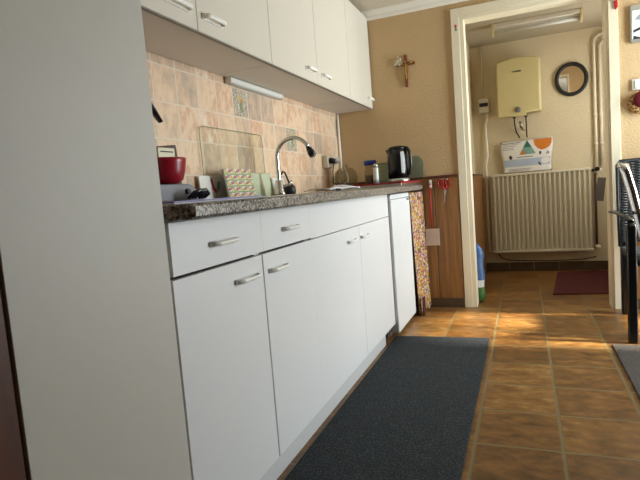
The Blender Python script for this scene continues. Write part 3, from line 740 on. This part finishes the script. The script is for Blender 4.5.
obj('velvet_front', MB().lathe([(.046, -.0345), (.052, -.042), (.034, -.054), (.0001, -.057)], (.702, YB-.001, 1.336), 28, mat='velvet', axis=1), po)
obj('loop', MB().tube([(.692, YB-.015, 1.386), (.692, YB-.008, 1.396), (.692, YB-.001, 1.398)], .002, 6, mat='velvet'), po)

# ------------------------------------------------------------------ hall
rd = thing('radiator', 'wide cream ribbed panel radiator on the hall wall', 'radiator', (.135, 5.27, .19))
x0, x1, zb, zt = -.297, .566, .195, .953
n = 21; pt = []; w_ = (x1-x0)/n
for k in range(n):
    a = x0+k*w_
    pt += [(a, 5.262), (a+w_*.50, 5.262), (a+w_*.60, 5.232), (a+w_*.86, 5.232), (a+w_*.96, 5.262)]
pt += [(x1, 5.257), (x1, 5.266), (x0, 5.266)]
ob_ = MB().prism(pt, 2, zb+.022, zt-.022, mat='rad')
ob_.box(x0, x1, 5.232, 5.266, zb, zb+.022, bev=.004); ob_.box(x0, x1, 5.232, 5.266, zt-.022, zt, bev=.004)
obj('front_panel', ob_, rd)
gr_ = MB().mat('rad')
for k in range(44): gr_.box(x0+.004+k*.0196, x0+.016+k*.0196, 5.268, 5.305, zt-.008, zt-.001)
gr_.box(x0, x1, 5.2665, 5.27, zt-.012, zt-.001); gr_.box(x0, x1, 5.303, 5.308, zt-.012, zt-.001)
obj('top_grille', gr_, rd)
obj('side_cover', B(x0-.003, x0-.0005, 5.242, 5.318, zb+.01, zt-.004, mat='rad'), rd); obj('side_cover', B(x1+.0005, x1+.003, 5.242, 5.318, zb+.01, zt-.004, mat='rad'), rd)
obj('back_panel', B(x0, x1, 5.309, 5.322, zb, zt-.01, mat='rad'), rd)
vl = MB().tube([(x1+.0035, 5.285, .925), (x1+.035, 5.285, .925)], .014, 14, mat='black'); obj('bleed_cap', vl, rd)
vv = obj('valve', MB().tube([(x1+.036, 5.285, .925), (.627, 5.285, .925), (.66, 5.285, .925)], .012, 14, mat='pipe'), rd)
obj('valve_knob', MB().tube([(.618, 5.27, .932), (.618, 5.235, .932)], [.021, .019], 16, mat='black'), vv)
# pipes
def bent_pipe(x, z0, zt, r, label):
    pp = MB().tube([(x, 5.30, z0), (x, 5.30, 1.30), (x, 5.30, zt-r)]+[(x+r*(1-math.cos(a)), 5.30, zt-r+r*math.sin(a)) for a in [PI/2*k/8 for k in range(1, 9)]]+[(HXR-.005, 5.30, zt)], .0115, 12, mat='pipe')
    for z_ in (1.16, 1.42): pp.tube([(x, 5.30, z_-.012), (x, 5.30, z_+.012)], .0155, 12)
    pp.tube([(x, 5.30, 1.25), (x, YH-.001, 1.25)], .005, 8)
    tag(obj('heating_pipe', pp, loc=(x, 5.30, z0)), label, 'pipe', 'white heating pipes in the hall')
bent_pipe(.622, .945, 2.12, .075, 'left, taller one of two white pipes bending right above the radiator')
bent_pipe(.668, .96, 2.06, .06, 'right, lower one of two white pipes, nearest the door frame')
pp = MB().tube([(.605, 5.295, .90), (.605, 5.295, .24)], .011, 12, mat='copperdark'); pp.tube([(.605, 5.295, .24), (.605, 5.295, .205)], .016, 12, mat='pipe')
pp.tube([(.590, 5.295, .222), (.635, 5.295, .222)], .012, 12, mat='pipe')
tag(obj('return_pipe', pp, loc=(.605, 5.295, .205)), 'brown pipe running down beside the right end of the radiator', 'pipe')
tg = thing('hanging_tag', 'grey-brown tag hanging from the radiator valve by the door frame', 'tag', (.635, 5.22, .65))
xf = Matrix.Translation((.637, 5.222, .75)) @ Matrix.Rotation(R(7), 4, 'Y')
obj('card', MB().box(-.034, .034, -.003, .003, -.105, .105, bev=.0025, mat='tagbrown', xf=xf), tg)
obj('string', MB().tube([(.645, 5.222, .853), (.630, 5.226, .885), (.619, 5.226, .915)], .0025, 6, mat='white'), tg)
cbz = MB().tube([(-.26, 5.305, .19), (-.235, 5.305, .14), (-.18, 5.318, .112), (-.08, 5.325, .102), (.1, 5.325, .098), (.35, 5.325, .097), (.5, 5.325, .105), (.6, 5.325, .125)], .005, 8, mat='black')
tag(obj('cable', cbz, loc=(.1, 5.31, .097)), 'black cable sagging along the hall wall under the radiator', 'cable')
# boiler
bo = thing('water_heater', 'cream box-shaped electric water heater on the hall wall', 'water heater', (0, 5.32, 1.48))
bx0, bx1 = -.198, .166
def outline(n=10):
    top = [(bx0+(bx1-bx0)*i/n, 1.962+.006*i/n+.026*math.sin(PI*i/n)) for i in range(n+1)]
    return [(bx0, 1.466), (.045, 1.466), (.05, 1.493), (bx1, 1.50)] + top[::-1]
obj('cover', MB().prism(outline(), 1, 5.09, 5.15, bev=.014, seg=4, mat='boiler'), bo)
obj('housing', B(bx0-.002, bx1+.012, 5.151, 5.325, 1.50, 1.975, bev=.02, seg=3, mat='boiler'), bo)
obj('knob', MB().lathe([(.026, 0), (.025, -.012), (.019, -.016), (.0001, -.0165)], (-.024, 5.0895, 1.524), 24, mat='grey', axis=1), bo)
bl = MB().mat('ink')
for (q, w_) in ((-.063, .010), (-.045, .006), (-.036, .009), (-.025, .011), (-.012, .011), (.001, .012)): bl.box(q, q+w_, 5.0885, 5.0898, 1.858, 1.870)
obj('lettering', bl, bo)
for xx in (-.06, .04):
    hp_ = MB().tube([(xx, 5.20, 1.4995), (xx, 5.20, 1.462)], .015, 14, mat='black'); nt = obj('connection', hp_, bo)
    q = .045 if xx > 0 else -.02
    obj('hose', MB().tube([(xx, 5.20, 1.4615), (xx+.002, 5.205, 1.40), ((xx*.7+q*.3), 5.25, 1.34), (q, 5.30, 1.285)], .006, 10, mat='blackmatt'), nt)
obj('relief_valve', MB().tube([(-.01, 5.24, 1.43), (0, 5.26, 1.38), (.02, 5.30, 1.35)], [.012, .016, .010], 12, mat='steel'), bo)
# bag on radiator
bg = MB(); bz = zt+.0005; by0, by1 = 5.262, 5.318
def bagpt(u, v, sgn):
    wx = .214+.014*v; bow = math.sin(PI*u)**.5*math.sin(PI*min(1, v*1.02))**.5 if 0 < v < .98 else 0
    x = .034+(2*u-1)*(wx-.008*math.sin(PI*v*2))
    return (x, (by0+by1)/2+sgn*(.006+.019*bow), bz+.306*v+.012*(u-.3)*v)
bg.grid(lambda u, v: bagpt(u, v, -1), 24, 18, mat='bagwhite'); bg.grid(lambda u, v: bagpt(u, v, 1), 24, 18)
bmesh.ops.holes_fill(bg.bm, edges=[e for e in bg.bm.edges if e.is_boundary])
bmesh.ops.remove_doubles(bg.bm, verts=bg.bm.verts, dist=.0125) if False else None
def patch(us, vs, k, nu=8, nv=8):
    bg.grid(lambda a, b: tuple(Vector(bagpt(us[0]+(us[1]-us[0])*a, vs[0]+(vs[1]-vs[0])*b, -1))+Vector((0, -.0012, 0))), nu, nv, mat=k)
def spatch(pts, k, off=.0018):
    # small outline following the bulge, fanned from its centre
    cu = sum(p[0] for p in pts)/len(pts); cv = sum(p[1] for p in pts)/len(pts)
    P = lambda u, v: tuple(Vector(bagpt(u, v, -1))+Vector((0, -off, 0)))
    bg.mat(k)
    for i in range(len(pts)):
        a, b = pts[i], pts[(i+1) % len(pts)]
        for s0, s1 in ((0, .5), (.5, 1)):
            for h0, h1 in ((0, .5), (.5, 1)):
                L = lambda s, h: P(cu+(a[0]+(b[0]-a[0])*h-cu)*s, cv+(a[1]+(b[1]-a[1])*h-cv)*s)
                q = [L(s0, h0), L(s1, h0), L(s1, h1)] if s0 == 0 else [L(s0, h0), L(s1, h0), L(s1, h1), L(s0, h1)]
                bg.poly(q)
patch((.02, .98), (.2, .42), 'bagblue', 16, 5)
spatch([(.36, .55), (.68, .55), (.52, .97)], 'teal2'); spatch([(.44, .76), (.60, .76), (.52, .97)], 'teal', .0026); spatch([(.37, .56), (.48, .56), (.46, .66), (.41, .66)], 'orange', .003)
spatch([(.64, .97), (.985, .97), (.97, .82), (.93, .72), (.86, .66), (.79, .64), (.72, .69), (.66, .80)], 'orange')
spatch([(.745+.0, .60), (.785, .60), (.785, .51), (.745, .51)], 'ink'); spatch([(.88, .56), (.91, .60), (.95, .54), (.93, .50), (.88, .50)], 'greyink')
spatch([(.15, .53), (.19, .56), (.215, .50), (.19, .42), (.155, .44)], 'ink'); spatch([(.74, .30), (.78, .26), (.80, .16), (.77, .19), (.74, .24)], 'ink')
spatch([(.88+.09*math.cos(a*PI/6), .32+.09*math.sin(a*PI/6)) for a in range(12)], 'bagwhite')
for (u0, u1, v, k) in ((.03, .40, .93, 'ink'), (.05, .36, .89, 'greyink'), (.05, .30, .84, 'greyink'), (.05, .26, .79, 'greyink'), (.05, .26, .74, 'greyink'), (.30, .62, .475, 'ink'), (.12, .6, .12, 'greyink'), (.12, .55, .08, 'greyink'), (.7, .92, .88, 'brown'), (.72, .9, .83, 'brown')):
    patch((u0, u1), (v-.008, v+.010), k, 10, 1)
for k, f_ in enumerate(bg.bm.faces): pass
for v in bg.bm.verts: pass
tag(obj('printed_bag', bg, loc=(.034, 5.29, bz)), 'white printed packaging bag with triangle and orange disc on the radiator', 'bag')
# mirror
mr = thing('round_mirror', 'round mirror with black rim on the hall wall', 'mirror', (.435, 5.325, 1.765))
mc = (.437, 5.322, 1.763)
rr = .126
ring = [(mc[0]+rr*.97*math.cos(2*PI*k/48), 5.312, mc[2]+rr*1.07*math.sin(2*PI*k/48)) for k in range(49)]
obj('rim', MB().tube(ring, .0175, 12, mat='blackmatt', cap=False), mr)
obj('glass', MB().lathe([(.126, -.001), (.126, -.006)], (mc[0], 5.322, mc[2]), 48, mat='mirror', axis=1, sx=.93), mr)
# fuse box + cable
fb = thing('fuse_box', 'small white electrical box with black switch left of the water heater', 'electrical box', (-.33, 5.32, 1.55))
obj('case', B(-.378, -.283, 5.275, 5.325, 1.555, 1.69, bev=.006, mat='white'), fb); obj('switch_panel', B(-.370, -.291, 5.270, 5.2745, 1.612, 1.648, bev=.002, mat='black'), fb)
obj('label_strip', B(-.360, -.30, 5.27, 5.2745, 1.655, 1.675, mat='paper'), fb)
cd = MB().tube([(-.335, 5.318, 1.6905), (-.333, 5.318, ZH-.002)], .006, 8, mat='pipe'); tag(obj('conduit', cd, loc=(-.334, 5.318, 1.69)), 'thin conduit from the electrical box up to the hall ceiling', 'conduit')
cd = MB().tube([(-.31, 5.312, 1.554), (-.305, 5.308, 1.50), (-.325, 5.31, 1.44), (-.322, 5.305, 1.30), (-.318, 5.30, 1.15), (-.335, 5.30, 1.05), (-.337, 5.29, .90), (-.337, 5.29, .40), (-.334, 5.29, .20)], .0115, 10, mat='pipe')
tag(obj('cable_sleeve', cd, loc=(-.32, 5.305, .2)), 'thick wavy white cable hanging from the electrical box behind the radiator', 'cable')
# blue green bag behind the casing
pk = MB(); nz_ = 24
def pkp(j, i, n=20):
    v = j/nz_; a = 2*PI*i/n; r = 1-.55*max(0, (v-.82)/.18)**1.6-.25*max(0, (.06-v)/.06)
    return Vector((-.368+.066*r*math.cos(a)+.004*math.sin(v*17), 3.995+.042*r*math.sin(a), .002+.44*v))
V = [[pk.bm.verts.new(pkp(j, i)) for i in range(20)] for j in range(nz_+1)]
for j in range(nz_):
    v = j/nz_; k = 'green' if v < .25 else ('bagwhite' if v < .36 else ('bagmid' if v < .86 else 'bagblue2')); pk.mat(k)
    pk._set([pk.bm.faces.new((V[j][i], V[j][(i+1) % 20], V[j+1][(i+1) % 20], V[j+1][i])) for i in range(20)], True)
pk._set([pk.bm.faces.new(V[0]), pk.bm.faces.new(V[-1])])
bmesh.ops.recalc_face_normals(pk.bm, faces=pk.bm.faces[:])
tag(obj('plastic_pack', pk, loc=(-.368, 3.995, .002)), 'blue, white and green plastic pack on the floor behind the left door casing', 'package')

# ------------------------------------------------------------------ wicker chair
ch = thing('wicker_armchair', 'black woven armchair with black legs at the right edge', 'chair', (.8, 3.35, 0))
X0, X1, Y0, Y1 = .503, 1.06, 3.04, 3.66
for (xx, yy, top) in ((X0, Y0, .63), (X1, Y0, .63), (X0+.065, Y1, .60), (X1-.065, Y1, .60)):
    obj('leg', MB().box(xx-.021, xx+.025, yy-.019, yy+.021, 0, top, bev=.01, seg=3, mat='black'), ch)
obj('seat', B(X0+.03, X1-.03, Y0+.03, Y1-.07, .40, .445, bev=.015, mat='wicker'), ch)
for s_ in (0, 1):
    xx = X0 if s_ == 0 else X1; q = 1 if s_ == 0 else -1
    obj('armrest', MB().tube([(xx, Y0-.02, .645), (xx+q*.0, Y0+.15, .662), (xx, Y1-.12, .66), (xx-q*.003, Y1+.0, .655), (xx+q*.025, Y1+.03, .652)], 1, 12, mat='black', flat=(.017, .009, (0, 0, 1))), ch)
yk = 3.60; bxa, bxb = .545, 1.018
def wv(mb):
    n = 62
    for k in range(n):
        z = .47+.485*k/(n-1); pts = []
        for i in range(41):
            x = bxa+(bxb-bxa)*i/40; ph = (i/40)*PI*12+(PI if k % 2 else 0)
            pts.append((x, yk+.03*(z-.45)+.006*math.sin(ph)-.02*math.sin(PI*i/40)*-1, z))
        mb.tube(pts, 1, 6, flat=(.0025, .0048, (0, 0, 1)))
    for i in range(13):
        x = bxa+(bxb-bxa)*i/12; u = i/12
        mb.tube([(x, yk+.0006+.02*math.sin(PI*u), .46), (x, yk+.015+.02*math.sin(PI*u), .962)], .0035, 6)
    return mb
bk = obj('backrest', wv(MB().mat('wicker')), ch)
fr_ = MB().mat('wicker'); fr_.tube([(bxa-.008, yk+.005, .44), (bxa-.012, yk+.012, .70), (bxa-.012, yk+.018, .94), (bxa+.004, yk+.021, .965), (.78, yk+.042, .972), (bxb-.004, yk+.021, .965), (bxb+.012, yk+.018, .94), (bxb+.012, yk+.012, .70), (bxb+.008, yk+.005, .44)], .009, 10)
obj('back_frame', fr_, ch)
tb = MB().mat('chrome')
tb.tube([(.497, 3.225, .925), (.499, 3.222, .94), (.507, 3.22, .935), (.518, 3.22, .893), (.541, 3.22, .80), (.566, 3.22, .68), (.592, 3.22, .555), (.612, 3.22, .475)], .0255, 18)
tag(obj('chrome_tube', tb, loc=(.612, 3.22, .475)), 'bent shiny chrome tube leaning over the black woven armchair', 'tube')
cc_ = obj('chair_cushion', B(.575, .93, 3.068, 3.168, .4465, .60, bev=.035, seg=4, mat='cloth'), loc=(.75, 3.12, .4465))
tag(cc_, 'white cushion standing on the seat of the black woven armchair', 'cushion')

# ------------------------------------------------------------------ light: daylight through the windows
def area(name, loc, rot, sx, sy, power, col):
    l = bpy.data.lights.new(name, 'AREA'); l.shape = 'RECTANGLE'; l.size = sx; l.size_y = sy; l.energy = power; l.color = col
    o = bpy.data.objects.new(name, l); C.objects.link(o); o.location = loc; o.rotation_euler = rot; return o
# lamp local -Z faces the room (-X)
area('daylight_garden_door', (XR+.13, 3.25, 1.1), (0, R(90), 0), 1.8, .75, 124, (.79, .90, 1.0))
area('daylight_hall_window', (HXR+.12, 4.6, 1.45), (0, R(90), 0), .9, .7, 16, (1, .97, .92))
s = bpy.data.lights.new('hazy_sun', 'SUN'); s.energy = 28; s.angle = R(7); s.color = (1, .93, .8)
so_ = bpy.data.objects.new('hazy_sun', s); C.objects.link(so_)
d = Vector((-1, .03, -.86)).normalized(); so_.rotation_euler = d.to_track_quat('-Z', 'Y').to_euler()
w = bpy.data.worlds.new('sky'); bpy.context.scene.world = w; w.use_nodes = True
bgn = w.node_tree.nodes['Background']; sk = w.node_tree.nodes.new('ShaderNodeTexSky')
sk.sky_type = 'HOSEK_WILKIE'; sk.sun_direction = (.85, .1, .5); sk.turbidity = 6
w.node_tree.links.new(sk.outputs[0], bgn.inputs[0]); bgn.inputs[1].default_value = .5

# ------------------------------------------------------------------ camera
yaw, pitch, roll, F = -.384218, -.093037, .078259, 511.94
fw = Vector((math.sin(yaw)*math.cos(pitch), math.cos(yaw)*math.cos(pitch), math.sin(pitch)))
r0 = Vector((math.cos(yaw), -math.sin(yaw), 0)); d0 = fw.cross(r0)
rt_ = r0*math.cos(roll)+d0*math.sin(roll); dn = -r0*math.sin(roll)+d0*math.cos(roll)
cam = bpy.data.cameras.new('camera'); co = bpy.data.objects.new('camera', cam); C.objects.link(co)
cam.sensor_width = 36; cam.lens = F/640*36; cam.clip_start = .02
up = -dn
co.matrix_world = Matrix(((rt_.x, up.x, -fw.x, 0), (rt_.y, up.y, -fw.y, 0), (rt_.z, up.z, -fw.z, .92), (0, 0, 0, 1)))
S = bpy.context.scene; S.camera = co
S.view_settings.view_transform = 'Standard'; S.view_settings.look = 'None'; S.view_settings.gamma = 1; S.view_settings.exposure = -.1
S.view_settings.use_curve_mapping = False
S.cycles.use_denoising = True
S.cycles.max_bounces = 10; S.cycles.diffuse_bounces = 6; S.cycles.transparent_max_bounces = 16
